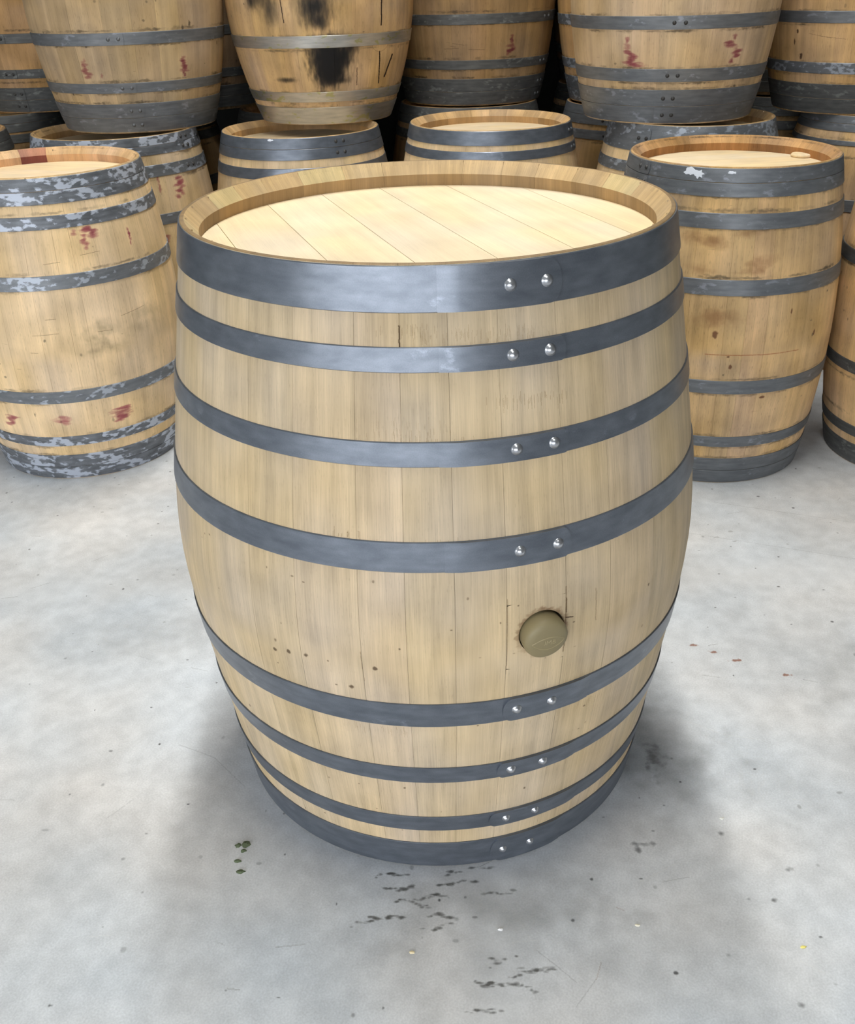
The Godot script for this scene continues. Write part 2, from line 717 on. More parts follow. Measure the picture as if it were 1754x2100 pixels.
func small_barrel(spec: Dictionary) -> Node3D:
	var b := thing("barrel", spec.label, "barrel", Vector3(spec.x, spec.get("y", 0.0), spec.z), spec.group)
	var f := Form.new()
	f.height = 0.95 + spec.get("dh", 0.0)
	f.r_mid += spec.get("dm", 0.0)
	f.r_end += spec.get("de", 0.0)
	var sd: int = spec.seed
	var staves: int = spec.get("staves", 27)
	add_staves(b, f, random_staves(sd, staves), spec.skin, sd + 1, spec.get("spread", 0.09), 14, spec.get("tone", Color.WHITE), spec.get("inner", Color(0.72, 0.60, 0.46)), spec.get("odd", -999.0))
	var rg := RandomNumberGenerator.new()
	rg.seed = sd + 2
	var bands: Array = spec.bands
	for k in bands.size():
		var q: Array = bands[k].duplicate()     # y0, y1, split
		var over: float = minf(0.0, f.height - 0.0008 - q[1])
		q[0] += over
		q[1] += over
		var parts := [[q[0], q[1]]]
		if q.size() > 2 and q[2]:
			var m: float = lerpf(q[0], q[1], 0.5)
			parts = [[q[0], m - 0.0004], [m + 0.0004, q[1]]]
		var mm: Material = spec.metal
		if spec.has("metals"):
			mm = spec.metals[k]
		var th: float = spec.get("rivet_at", rg.randf_range(-180, 180)) + (k - 2) * spec.get("rivet_step", -2.5)
		for j in parts.size():
			var y0: float = parts[j][0]
			var y1: float = parts[j][1]
			var a := deg_to_rad(th)
			var h := part("hoop", hoop_mesh(f, y0, y1, 0.0022, a - 0.19, a + 0.05, 0.004, rg.randf()), mm, b)
			for z in [0.0, -0.1]:
				add_rivet(h, f, a + z, (y0 + y1) / 2, 0.0048, 0.0065, spec.get("rivets", mats.rivet_dark))
	for q in spec.get("blotches", []):
		part("paint_blotch", blotch_mesh(f, deg_to_rad(q[0]), q[1], q[2], q[3], int(q[4])), mats.paint, b)
	var rr := f.r(f.height) - 0.03
	head_boards(b, f, deg_to_rad(spec.get("head_turn", rg.randf_range(0, 180))), even_cuts(rr, 6, sd + 3), spec.get("head", mats.head), spec.get("head_tone", Color.WHITE), sd + 4)
	return b


func px(im: Image, deg: float, y: float, h: float) -> Vector2:
	return Vector2((deg / 180.0 + 0.5) * im.get_width(), (1.0 - y / h) * im.get_height())


const WINE := Color(0.56, 0.27, 0.30)
const DIRT := Color(0.34, 0.30, 0.24)
const RUST := Color(0.50, 0.30, 0.17)


func wine_mark(im: Image, deg: float, y: float, wide: float, tall: float, sd: int, strength := 0.75) -> void:
	# wine that soaked in along a few rows of short dashes across the grain
	var rg := RandomNumberGenerator.new()
	rg.seed = sd
	var c := px(im, deg, y, 0.95)
	var sx := im.get_width() / 1.12
	var sy := im.get_height() / 0.95
	var n := maxi(2, int(tall / 0.006))
	for i in n:
		var t := (i + 0.5) / n - 0.5
		var w := wide * (0.45 + 0.75 * rg.randf()) * (1.0 - absf(t) * 0.8)
		blob(im, c.x + rg.randf_range(-0.22, 0.22) * wide * sx, c.y + t * tall * sy, w * 0.62 * sx, 0.0075 * sy, WINE.lerp(Color(0.42, 0.15, 0.20), rg.randf() * 0.6), strength * rg.randf_range(0.45, 1.0), 0.6, 0.02, 0.06, 1.6)


func aged_skin(which: int, roll: int) -> Image:
	var src: Image = skin_aged[which]
	var im := Image.create(1024, 1024, false, Image.FORMAT_RGB8)
	im.blit_rect(src, Rect2i(roll, 0, 1024 - roll, 1024), Vector2i(0, 0))
	if roll > 0:
		im.blit_rect(src, Rect2i(0, 0, roll, 1024), Vector2i(1024 - roll, 0))
	return im


func scuffs(im: Image, sd: int, n: int, band_dirt: float, bands: Array) -> void:
	# small cracks, knocks and the grime that gathers against the bands
	var rg := RandomNumberGenerator.new()
	rg.seed = sd
	for i in n:
		var x := rg.randf() * 1024.0
		var y := rg.randf() * 1024.0
		if rg.randf() < 0.5:
			blob(im, x, y, rg.randf_range(2, 6), rg.randf_range(2, 9), DIRT, rg.randf_range(0.25, 0.7))
		else:
			line(im, x, y, x + rg.randf_range(-20, 20), y + rg.randf_range(-3, 3), 0.0, DIRT, rg.randf_range(0.2, 0.6))
	for q in bands:
		for k in 2:
			var yy: float = (1.0 - q[k] / 0.95) * 1024.0 + (4.0 if k == 0 else -4.0)
			for i in int(26 * band_dirt):
				blob(im, rg.randf() * 1024.0, yy, rg.randf_range(12, 50), rg.randf_range(3, 9), DIRT, rg.randf_range(0.08, 0.4), 0.7, 0.05, 0.1, 1.2)


func build_barrels() -> void:
	build_puncheon()
	var aged_a := mat(tex(skin_aged[0].duplicate()), 0.7, 0.0, 0.35)
	var dusk := aged_skin(1, 300)
	scuffs(dusk, 5, 60, 1.0, two_ring())
	var aged_b := mat(tex(dusk), 0.7, 0.0, 0.35)
	var front := "used wine barrels standing in front"
	var low := "used wine barrels of the bottom layer behind"
	var up := "used wine barrels stacked on the top layer"

	# left front
	var im := aged_skin(0, 120)
	scuffs(im, 7, 50, 0.5, [[0.009, 0.093, 1], [0.128, 0.163], [0.282, 0.323], [0.640, 0.682], [0.811, 0.848], [0.879, 0.9505, 1]])
	wine_mark(im, 37.0, 0.788, 0.055, 0.03, 1, 0.8)
	wine_mark(im, 33.7, 0.762, 0.03, 0.04, 2, 0.7)
	wine_mark(im, 29.0, 0.793, 0.02, 0.012, 3, 0.6)
	wine_mark(im, 59.0, 0.752, 0.012, 0.05, 4, 0.7)
	wine_mark(im, 35.0, 0.214, 0.09, 0.045, 5, 0.8)
	wine_mark(im, -25.0, 0.216, 0.06, 0.035, 6, 0.75)
	wine_mark(im, 5.0, 0.222, 0.05, 0.03, 7, 0.5)
	var c := px(im, 40, 0.482, 0.95)
	for k in 22:
		blob(im, c.x + rng.randf_range(-115, 150), c.y + rng.randf_range(-60, 60), rng.randf_range(20, 60), rng.randf_range(10, 34), Color(0.42, 0.38, 0.29), rng.randf_range(0.08, 0.22), 0.6, 0.03, 0.02, 0.9)
	for q in [[0.5, 0.505, 13.0, 0.507], [-2.2, 0.452, 1.5, 0.45], [31.0, 0.497, 38.0, 0.494], [44.0, 0.53, 58.0, 0.54], [8.0, 0.552, 13.0, 0.552], [12.0, 0.712, 20.0, 0.715], [30.0, 0.727, 40.0, 0.73]]:
		var p0 := px(im, q[0], q[1], 0.95)
		var p1 := px(im, q[2], q[3], 0.95)
		line(im, p0.x, p0.y, p1.x, p1.y, 0.0, Color(0.26, 0.20, 0.13), 0.8)
	small_barrel({label = "wine barrel at the left edge with flaking white-splotched hoops, standing on the floor", group = front, x = -1.201, z = -1.561, dh = 0.004, dm = -0.001, de = 0.013, tone = Color(1.28, 1.26, 1.24), inner = Color(0.92, 0.74, 0.66), odd = -160.0, seed = 700, skin = mat(tex(im), 0.65, 0.0, 0.35), metal = mats.flaked, metals = [mats.flaked, mats.flaked, mats.patchy, mats.patchy, mats.flaked, mats.flaked],
		bands = [[0.0015, 0.093, 1], [0.128, 0.163], [0.282, 0.323], [0.640, 0.682], [0.811, 0.848], [0.879, 0.9505, 1]], rivet_at = -120.0, head_turn = 70.0, head_tone = Color(1.0, 0.96, 0.92)})

	# right front
	im = aged_skin(1, 500)
	scuffs(im, 9, 40, 1.3, [[0.008, 0.091, 1], [0.1330, 0.1690], [0.3140, 0.3560], [0.611, 0.656], [0.793, 0.835], [0.877, 0.9505, 1]])
	for q in [[-21, 0.758, 60, 26], [-31, 0.767, 40, 30], [-6, 0.783, 50, 14], [-5, 0.68, 60, 12], [-25, 0.68, 50, 20], [-15, 0.55, 90, 40], [2, 0.70, 70, 30]]:
		var p := px(im, q[0], q[1], 0.95)
		for k in 5:
			blob(im, p.x + rng.randf_range(-20, 20), p.y + rng.randf_range(-10, 10), q[2] * rng.randf_range(0.5, 1.0), q[3] * rng.randf_range(0.5, 1.0), Color(0.48, 0.33, 0.21), 0.15, 0.6, 0.02, 0.02, 1.0)
	for q in [[-19.0, 0.436, 28.0, 0.434]]:
		var p0 := px(im, q[0], q[1], 0.95)
		var p1 := px(im, q[2], q[3], 0.95)
		line(im, p0.x, p0.y, p1.x, p1.y, 1.0, Color(0.60, 0.36, 0.22), 0.3)
	for q in [[20.3, 0.558, 3, 10], [37.8, 0.477, 4, 12], [-15.7, 0.496, 8, 14], [-8.4, 0.431, 4, 4], [-7.0, 0.40, 5, 9], [11.0, 0.299, 10, 5]]:
		var p := px(im, q[0], q[1], 0.95)
		blob(im, p.x, p.y, q[2], q[3], Color(0.34, 0.20, 0.13), 0.7)
	small_barrel({label = "wine barrel right of the large one, grey hoops, pale wooden disc lying on its head", group = front, x = 0.917, z = -1.412, dh = 0.004, dm = -0.010, de = 0.015, inner = Color(0.60, 0.43, 0.31), seed = 720, skin = mat(tex(im), 0.65, 0.0, 0.35), metal = mats.grey, blotches = [[-36.5, 0.9385, 0.050, 0.024, 11], [-32.5, 0.934, 0.030, 0.026, 12], [-16.0, 0.941, 0.030, 0.008, 13]],
		bands = [[0.0015, 0.091, 1], [0.1330, 0.1690], [0.3140, 0.3560], [0.611, 0.656], [0.793, 0.835], [0.877, 0.9505, 1]], rivet_at = -66.0, rivet_step = 0.0, head_turn = 100.0})

	# far right, mostly outside the frame
	small_barrel({label = "barrel cut off by the right edge of the picture, standing on the floor", group = front, x = 1.636, z = -1.352, dh = -0.001, dm = -0.006, de = 0.017, seed = 740, skin = aged_b, metal = mats.dull,
		bands = [[0.002, 0.073], [0.100, 0.136], [0.308, 0.346], [0.630, 0.670], [0.820, 0.853], [0.882, 0.948]], rivet_at = -50.0})
	# far left, almost wholly outside the frame
	small_barrel({label = "dark-hooped barrel peeping in behind the left barrel at the left edge", group = low, x = -1.900, z = -2.340, dm = -0.008, seed = 760, skin = aged_b, metal = mats.dull, bands = two_ring(), rivet_at = 170.0})

	# second row
	im = aged_skin(0, 700)
	scuffs(im, 13, 40, 0.6, [[0.010, 0.099, 1], [0.132, 0.168], [0.296, 0.334], [0.636, 0.674], [0.804, 0.845], [0.879, 0.9415, 1]])
	wine_mark(im, 53.5, 0.768, 0.045, 0.065, 21, 0.75)
	wine_mark(im, 38.5, 0.785, 0.012, 0.07, 22, 0.5)
	wine_mark(im, 37.0, 0.589, 0.03, 0.03, 23, 0.7)
	wine_mark(im, 51.0, 0.732, 0.03, 0.015, 24, 0.6)
	small_barrel({label = "wine-stained barrel with white-splotched top hoop behind the left barrel", group = low, x = -1.188, z = -2.365, dh = -0.007, dm = -0.006, de = 0.016, seed = 780, skin = mat(tex(im), 0.65, 0.0, 0.35), metal = mats.flaked, metals = [mats.flaked, mats.grey, mats.grey, mats.patchy, mats.patchy, mats.flaked],
		bands = [[0.010, 0.099, 1], [0.132, 0.168], [0.296, 0.334], [0.636, 0.674], [0.804, 0.845], [0.879, 0.9415, 1]], rivet_at = 70.0, rivet_step = 0.0})
	small_barrel({label = "barrel with smooth blue-grey double top hoop and a white paint spot, under the mould-stained one", group = low, x = -0.472, z = -2.329, dh = -0.015, dm = -0.006, de = 0.006, blotches = [[-15.4, 0.9285, 0.020, 0.009, 3], [-13.6, 0.929, 0.008, 0.006, 4]], seed = 800, skin = aged_a, metal = mats.zinc,
		bands = [[0.010, 0.099, 1], [0.132, 0.168], [0.296, 0.334], [0.630, 0.672], [0.797, 0.834], [0.861, 0.9335, 1]], rivet_at = 36.0, rivet_step = 0.0})
	small_barrel({label = "barrel directly behind the large one with nothing stacked on its head", group = low, x = 0.242, z = -2.250, dh = 0.002, dm = -0.004, de = 0.008, seed = 820, skin = aged_a, metal = mats.zinc,
		bands = [[0.010, 0.085], [0.132, 0.168], [0.296, 0.334], [0.630, 0.672], [0.853, 0.884], [0.903, 0.9495]], rivet_at = 70.0, rivet_step = 0.0, rivets = mats.rivet_grey})
	small_barrel({label = "barrel with pale paint splotches on its top hoop behind the right barrel", group = low, x = 0.957, z = -2.119, dh = 0.014, dm = -0.005, de = -0.002, seed = 840, skin = aged_a, metal = mats.patchy,
		bands = [[0.010, 0.099], [0.132, 0.168], [0.296, 0.334], [0.630, 0.672], [0.808, 0.844], [0.878, 0.9620]], rivet_at = -35.0})
	small_barrel({label = "narrow-headed grey barrel behind the right barrel, near the right edge", group = low, x = 1.706, z = -2.300, dh = -0.002, dm = -0.006, de = -0.018, seed = 860, skin = aged_b, metal = mats.grey,
		bands = [[0.010, 0.085], [0.132, 0.168], [0.296, 0.334], [0.630, 0.672], [0.850, 0.866], [0.895, 0.9465, 1]], rivet_at = 0.0, rivet_step = 0.0})

	# third row; its wood is tinted darker to stand in for shade
	var third := [
		["dull barrel under the top-layer barrel at the left edge, third row back", -1.959, -3.223, -0.019, -0.009, 881, 20.0],
		["dark barrel in the gap below the two left stacked barrels", -1.245, -3.090, -0.019, 0.0, 883, 60.0],
		["dark barrel glimpsed behind the mould-stained stacked barrel", -0.525, -3.045, -0.019, 0.0, 885, 100.0],
		["dull-hooped barrel under the dim stacked barrel in the middle", 0.192, -2.972, -0.006, 0.004, 887, 140.0],
		["weathered grey double-hooped barrel in the gap right of the middle", 0.893, -2.842, -0.007, -0.001, 889, -22.0],
		["dark barrel in the gap between the two right-hand stacks", 1.600, -3.020, -0.010, 0.0, 891, 100.0],
	]
	for q in third:
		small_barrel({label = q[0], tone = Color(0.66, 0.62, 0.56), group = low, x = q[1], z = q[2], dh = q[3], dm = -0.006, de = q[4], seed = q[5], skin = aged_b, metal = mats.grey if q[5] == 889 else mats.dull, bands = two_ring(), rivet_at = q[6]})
	small_barrel({label = "dark barrel rim just visible behind the dim middle stack", group = low, x = 0.235, z = -3.690, dm = -0.006, seed = 893, skin = aged_b, metal = mats.dull, bands = two_ring(), rivet_at = 120.0})
	small_barrel({label = "dark barrel deep in the gap between middle and right stacks", group = low, x = 0.945, z = -3.570, dm = -0.006, seed = 895, skin = aged_b, metal = mats.dull, bands = two_ring(), rivet_at = 120.0})

	# top layer
	var b1 := 0.943
	im = aged_skin(0, 850)
	scuffs(im, 17, 60, 1.0, [[0.004, 0.103, 1], [0.140, 0.174], [0.298, 0.338], [0.636, 0.678], [0.824, 0.860], [0.888, 0.955, 1]])
	wine_mark(im, -16.0, 0.237, 0.025, 0.03, 31, 0.5)
	wine_mark(im, -15.6, 0.207, 0.045, 0.03, 32, 0.6)
	wine_mark(im, 45.0, 0.233, 0.03, 0.03, 33, 0.8)
	wine_mark(im, 46.0, 0.202, 0.035, 0.035, 34, 0.85)
	wine_mark(im, -6.5, 0.198, 0.015, 0.012, 35, 0.6)
	for q in [[51.0, 0.353], [46.0, 0.34]]:
		var p := px(im, q[0], q[1], 0.95)
		blob(im, p.x, p.y, 5, 12, DIRT, 0.7)
	small_barrel({label = "stacked barrel with two red wine stains, upper left, beside the mould-stained one", group = up, x = -1.108, y = b1, z = -2.496, dh = 0.010, dm = 0.0, de = -0.005, tone = Color(0.64, 0.62, 0.59), seed = 900, skin = mat(tex(im), 0.65, 0.0, 0.35), metal = mats.grey,
		bands = [[0.004, 0.103, 1], [0.140, 0.174], [0.298, 0.338], [0.636, 0.678], [0.824, 0.860], [0.888, 0.955, 1]], rivet_at = 8.0, rivet_step = -3.0, rivets = mats.rivet_grey})

	im = aged_skin(1, 100)
	scuffs(im, 19, 60, 0.8, [[0.002, 0.064], [0.083, 0.119], [0.270, 0.311], [0.620, 0.660], [0.800, 0.840], [0.860, 0.930]])
	var mould := Color(0.075, 0.072, 0.075)
	for q in [[9.5, 0.240, 78, 84, 1.0], [8.0, 0.20, 60, 70, 1.0], [8.8, 0.235, 62, 72, 1.0], [7.5, 0.18, 46, 50, 0.95], [5.5, 0.275, 54, 40, 0.8], [2.0, 0.41, 60, 60, 0.95], [0.0, 0.50, 46, 60, 0.7], [3.0, 0.36, 40, 30, 0.6], [22.0, 0.275, 34, 30, 0.6], [18.0, 0.24, 30, 40, 0.5], [-25.0, 0.40, 34, 60, 0.45], [-32.0, 0.45, 50, 50, 0.5], [-38.0, 0.43, 22, 30, 0.6], [-22.0, 0.165, 44, 10, 0.6], [14.0, 0.16, 40, 12, 0.6]]:
		var p := px(im, q[0], q[1], 0.95)
		blob(im, p.x, p.y, q[2] * 1.5, q[3] * 1.35, mould, q[4] * 0.7, 0.35, 0.04, 0.012, 0.9)
		blob(im, p.x, p.y, q[2] * 1.0, q[3] * 1.05, mould, q[4] * 0.85, 0.30, 0.05, 0.015, 1.2)
	for q in [[43.5, 0.25, 46.0, 0.14, 2.0, 0.85], [42.6, 0.60, 43.4, 0.34, 2.0, 0.9], [56.0, 0.235, 51.0, 0.16, 3.0, 0.55], [27.0, 0.20, 27.5, 0.14, 1.0, 0.4], [-19.0, 0.60, -17.0, 0.36, 1.0, 0.6]]:
		var p0 := px(im, q[0], q[1], 0.95)
		var p1 := px(im, q[2], q[3], 0.95)
		line(im, p0.x, p0.y, p1.x, p1.y, q[4], Color(0.16, 0.10, 0.07), q[5], 0.35)
	for k in 20:    # the pressed half-round mark
		var t := PI * k / 20.0
		var t2 := PI * (k + 1) / 20.0
		var p0 := px(im, 43.7 - 7.0 * cos(t), 0.284 - 0.034 * sin(t), 0.95)
		var p1 := px(im, 43.7 - 7.0 * cos(t2), 0.284 - 0.034 * sin(t2), 0.95)
		line(im, p0.x, p0.y, p1.x, p1.y, 0.0, Color(0.36, 0.28, 0.19), 0.7, 0.2)
	small_barrel({label = "stacked barrel with a large black mould stain and shiny steel hoops", group = up, x = -0.390, y = 0.937, z = -2.600, dh = -0.010, dm = 0.0, de = -0.034, tone = Color(0.84, 0.83, 0.82), seed = 920, skin = mat(tex(im), 0.65, 0.0, 0.35), metal = mats.steel,
		bands = [[0.002, 0.064], [0.083, 0.119], [0.270, 0.311], [0.620, 0.660], [0.800, 0.840], [0.860, 0.930]], rivet_at = 140.0})

	im = aged_skin(1, 640)
	scuffs(im, 23, 50, 1.0, [[0.004, 0.104, 1], [0.140, 0.175], [0.305, 0.343], [0.636, 0.678], [0.824, 0.860], [0.888, 0.955, 1]])
	wine_mark(im, 25.8, 0.245, 0.022, 0.03, 41, 0.75)
	wine_mark(im, 25.6, 0.218, 0.045, 0.025, 42, 0.85)
	wine_mark(im, 24.5, 0.198, 0.040, 0.02, 43, 0.85)
	for q in [[-16.0, 0.235, -8.0, 0.228], [-22.0, 0.215, -12.0, 0.217], [-18.0, 0.225, -14.0, 0.222], [-5.0, 0.212, 6.0, 0.21]]:
		var p0 := px(im, q[0], q[1], 0.95)
		var p1 := px(im, q[2], q[3], 0.95)
		line(im, p0.x, p0.y, p1.x, p1.y, 0.0, Color(0.20, 0.13, 0.08), 0.8)
	small_barrel({label = "dim stacked barrel in the middle with a dark red wine stain", group = up, x = 0.212, y = 0.944, z = -3.033, dh = 0.015, dm = -0.006, de = 0.001, tone = Color(0.48, 0.45, 0.40), seed = 940, skin = mat(tex(im), 0.65, 0.0, 0.35), metal = mats.dull,  # low tone paints in the shade this deeper barrel stands in
		bands = [[0.004, 0.104, 1], [0.140, 0.175], [0.305, 0.343], [0.636, 0.678], [0.824, 0.860], [0.888, 0.955, 1]], rivet_at = 60.0, rivets = mats.rivet_grey})

	small_barrel({label = "stacked barrel half hidden behind the one with two red stains on the right", group = up, x = 0.911, y = 0.943, z = -2.905, dh = -0.005, dm = -0.006, de = -0.003, tone = Color(0.85, 0.78, 0.68), seed = 960, skin = aged_b, metal = mats.patchy,
		bands = [[0.004, 0.100, 1], [0.131, 0.168], [0.292, 0.331], [0.630, 0.672], [0.815, 0.850], [0.880, 0.945, 1]], rivet_at = -22.0})

	im = aged_skin(0, 380)
	scuffs(im, 29, 40, 0.9, [[0.004, 0.110, 1], [0.135, 0.175], [0.293, 0.333], [0.630, 0.672], [0.818, 0.853], [0.882, 0.948, 1]])
	wine_mark(im, -36.2, 0.262, 0.02, 0.012, 51, 0.6)
	wine_mark(im, -36.0, 0.244, 0.03, 0.014, 52, 0.6)
	wine_mark(im, -35.0, 0.214, 0.055, 0.032, 53, 0.9)
	wine_mark(im, -32.5, 0.192, 0.075, 0.022, 54, 0.9)
	wine_mark(im, 22.4, 0.267, 0.022, 0.012, 55, 0.7)
	wine_mark(im, 20.5, 0.246, 0.055, 0.018, 56, 0.85)
	wine_mark(im, 25.5, 0.220, 0.040, 0.028, 57, 0.85)
	wine_mark(im, 24.0, 0.194, 0.025, 0.008, 58, 0.8)
	small_barrel({label = "stacked barrel on the right with two purple-red wine stains side by side", group = up, x = 0.877, y = 0.964, z = -2.188, dh = 0.0, dm = 0.001, de = 0.004, tone = Color(0.78, 0.76, 0.74), seed = 980, skin = mat(tex(im), 0.65, 0.0, 0.35), metal = mats.grey,
		bands = [[0.004, 0.110, 1], [0.135, 0.175], [0.293, 0.333], [0.630, 0.672], [0.818, 0.853], [0.882, 0.948, 1]], rivet_at = -6.0, rivet_step = 1.5})

	im = aged_skin(1, 820)
	scuffs(im, 31, 40, 0.8, [[0.004, 0.103, 1], [0.137, 0.174], [0.300, 0.338], [0.630, 0.672], [0.818, 0.853], [0.878, 0.943, 1]])
	for q in [[-57.0, 0.193, 7, 12], [-60.0, 0.276, 5, 9], [-62.0, 0.24, 3, 14]]:
		var p := px(im, q[0], q[1], 0.95)
		blob(im, p.x, p.y, q[2], q[3], Color(0.20, 0.13, 0.09), 0.8)
	for q in [[-52.0, 0.268, -38.0, 0.255], [-44.0, 0.26, -30.0, 0.252]]:
		var p0 := px(im, q[0], q[1], 0.95)
		var p1 := px(im, q[2], q[3], 0.95)
		line(im, p0.x, p0.y, p1.x, p1.y, 0.0, Color(0.20, 0.13, 0.08), 0.6)
	small_barrel({label = "stacked barrel at the upper right corner of the picture", group = up, x = 1.627, y = 0.948, z = -2.387, dh = -0.005, dm = 0.0, de = -0.002, tone = Color(0.88, 0.82, 0.73), seed = 1000, skin = mat(tex(im), 0.65, 0.0, 0.35), metal = mats.patchy, metals = [mats.dull, mats.patchy, mats.grey, mats.grey, mats.grey, mats.grey],
		bands = [[0.004, 0.103, 1], [0.137, 0.174], [0.300, 0.338], [0.630, 0.672], [0.818, 0.853], [0.878, 0.943, 1]], rivet_at = 40.0})
	small_barrel({label = "stacked barrel at the upper left corner of the picture", group = up, x = -1.734, y = 0.931, z = -3.345, dh = -0.012, dm = -0.001, de = -0.003, tone = Color(0.64, 0.58, 0.51), seed = 1020, skin = aged_b, metal = mats.dull,
		bands = [[0.004, 0.104, 1], [0.142, 0.179], [0.282, 0.320], [0.625, 0.667], [0.808, 0.843], [0.870, 0.936, 1]], rivet_at = -9.0, rivet_step = -2.0})
	small_barrel({label = "dark stacked barrel in the shade between the two upper left barrels", group = up, x = -1.015, y = 0.932, z = -3.225, dm = -0.006, tone = Color(0.36, 0.33, 0.30), seed = 1040, skin = aged_b, metal = mats.dull, bands = two_ring(), rivet_at = 100.0})  # shade of the gap is tinted into the wood
	small_barrel({label = "dark stacked barrel in the shade between the two upper right barrels", group = up, x = 1.615, y = 0.940, z = -3.120, dm = -0.006, tone = Color(0.36, 0.33, 0.30), seed = 1060, skin = aged_b, metal = mats.dull, bands = two_ring(), rivet_at = 100.0})  # wood tinted very dark to stand in for shade here

	small_barrel({label = "added dark stacked barrel that shades the gap right of the mould-stained one", group = up, x = 0.235, y = 0.950, z = -3.760, dm = -0.006, tone = Color(0.36, 0.33, 0.30), seed = 1080, skin = aged_b, metal = mats.dull, bands = two_ring(), rivet_at = 100.0})  # extra barrel put in to darken the gap; tint adds more shade
	small_barrel({label = "added dark stacked barrel that shades the gap between the dim middle one and the right ones", group = up, x = 0.965, y = 0.950, z = -3.630, dm = -0.006, tone = Color(0.36, 0.33, 0.30), seed = 1100, skin = aged_b, metal = mats.dull, bands = two_ring(), rivet_at = 100.0})  # also added to block light; its dark tint imitates shade


func two_ring() -> Array:
	return [[0.010, 0.099, 1], [0.132, 0.168], [0.296, 0.334], [0.630, 0.672], [0.818, 0.853], [0.878, 0.947, 1]]


func build_puncheon() -> void:
	var b := thing("barrel", "large pale new oak barrel in the foreground with eight zinc hoops and a bung", "barrel", Vector3.ZERO)
	var f := Form.new()
	f.height = MAIN_H
	f.r_mid = MAIN_R_MID
	f.r_end = MAIN_R_END
	f.soft = 0.22
	f.flat = 0.007
	f.bevel_r = 0.021
	f.bevel_y = 0.023
	f.head_y = 0.045
	f.wall_in = -0.004
	# marks on the wood
	var im := skin_new
	for q in [[-5.7, 1.03, -5.7, 0.995, 1.0, 0.6], [24.35, 0.62, 24.25, 0.50, 1.0, 0.22], [24.4, 0.60, 24.4, 0.575, 1.0, 0.35], [12.7, 0.62, 12.65, 0.48, 0.0, 0.6], [-14.5, 0.53, -14.2, 0.47, 0.0, 0.7], [31.0, 0.60, 31.3, 0.54, 0.0, 0.7]]:
		var p0 := px(im, q[0], q[1], MAIN_H)
		var p1 := px(im, q[2], q[3], MAIN_H)
		line(im, p0.x, p0.y, p1.x, p1.y, q[4], Color(0.30, 0.22, 0.13), q[5], 0.5)
	var rg := RandomNumberGenerator.new()
	rg.seed = 77
	for q in [[-3.0, 1.03, 34, 0.4], [3.0, 1.02, 50, 0.35], [8.0, 1.02, 60, 0.3], [14.0, 1.01, 40, 0.3], [0.0, 0.872, 60, 0.35], [6.0, 0.865, 40, 0.35], [-5.0, 0.885, 50, 0.3], [-2.0, 0.72, 80, 0.4], [8.0, 0.70, 50, 0.4], [13.5, 0.705, 22, 0.7], [-16.0, 0.732, 20, 0.6], [-6.0, 0.90, 70, 0.15], [6.0, 0.40, 40, 0.2], [-12.0, 0.37, 40, 0.3], [30.0, 0.37, 50, 0.3], [22.0, 0.245, 40, 0.3], [15.6, 0.925, 30, 0.4], [21.5, 0.92, 36, 0.45]]:
		var p := px(im, q[0], q[1], MAIN_H)
		for k in int(q[2] * 0.5):
			var x: float = p.x + rg.randfn(0.0, q[2])
			var y: float = p.y + rg.randfn(0.0, 7.0)
			line(im, x, y, x + rg.randf_range(-1, 1), y + rg.randf_range(8, 34), 0.0, Color(0.42, 0.33, 0.20), q[3], 0.7)
	for k in 70:
		var p := px(im, rg.randf_range(-60, 60), rg.randf_range(0.05, 0.66), MAIN_H)
		blob(im, p.x, p.y, rg.randf_range(1.5, 4.5), rg.randf_range(2, 7), Color(0.30, 0.24, 0.17), rg.randf_range(0.2, 0.7))
	for q in [[-33.5, 0.49], [-30.0, 0.497], [-12.0, 0.50], [-17.0, 0.455], [-7.0, 0.40], [-26.0, 0.50]]:
		var p := px(im, q[0], q[1], MAIN_H)
		blob(im, p.x, p.y, 6, 8, Color(0.28, 0.22, 0.15), 0.75)
	var bp := px(im, 19.55, 0.5494, MAIN_H)
	for k in 26:
		var t := TAU * k / 26.0
		blob(im, bp.x + cos(t) * 52.0, bp.y + sin(t) * 72.0, 12, 14, Color(0.40, 0.28, 0.18), 0.28 if sin(t) < 0.2 else 0.12, 0.8)
	line(im, bp.x + 54, bp.y - 30, bp.x + 72, bp.y - 24, 1.0, Color(0.25, 0.17, 0.1), 0.7)
	var skin := mat(tex(im), 0.62, 0.0, 0.4)
	var joints := [-180.0, -167.0, -155.0, -141.0, -128.0, -117.0, -104.0, -92.0, -79.0, -66.0, -53.2, -37.8, -27.0, -14.3, -5.7, 3.2, 12.6, 24.3, 34.6, 47.6, 58.0, 70.0, 84.0, 96.0, 107.0, 121.0, 133.0, 146.0, 157.0, 169.0, 180.0]
	var tints := [1.0, 0.98, 1.03, 0.99, 1.0, 0.97, 1.02, 1.0, 1.01, 1.03, 1.04, 0.955, 1.0, 0.985, 0.955, 1.03, 1.05, 0.96, 0.985, 1.0, 0.97, 1.0, 1.0, 0.98, 1.02, 1.0, 0.99, 1.0, 1.03, 0.97]
	var bung := Vector3(deg_to_rad(19.55), 0.5494, 0.0385)
	for i in joints.size() - 1:
		var k: float = tints[i]
		var t := Color(k, k * 0.995, k * (0.97 + 0.06 * fmod(i * 0.37, 1.0)))
		var q := rg.randf_range(0.82, 1.06)
		part("stave", stave_mesh(f, deg_to_rad(joints[i]), deg_to_rad(joints[i + 1]), 28, t, bung if i == 16 else Vector3.ZERO, Color(0.50, 0.42, 0.31) * rg.randf_range(0.8, 1.15), Color(q * 1.06, q * 0.95, q * 0.76), Color(q * 0.74, q * 0.62, q * 0.46)), skin, b)
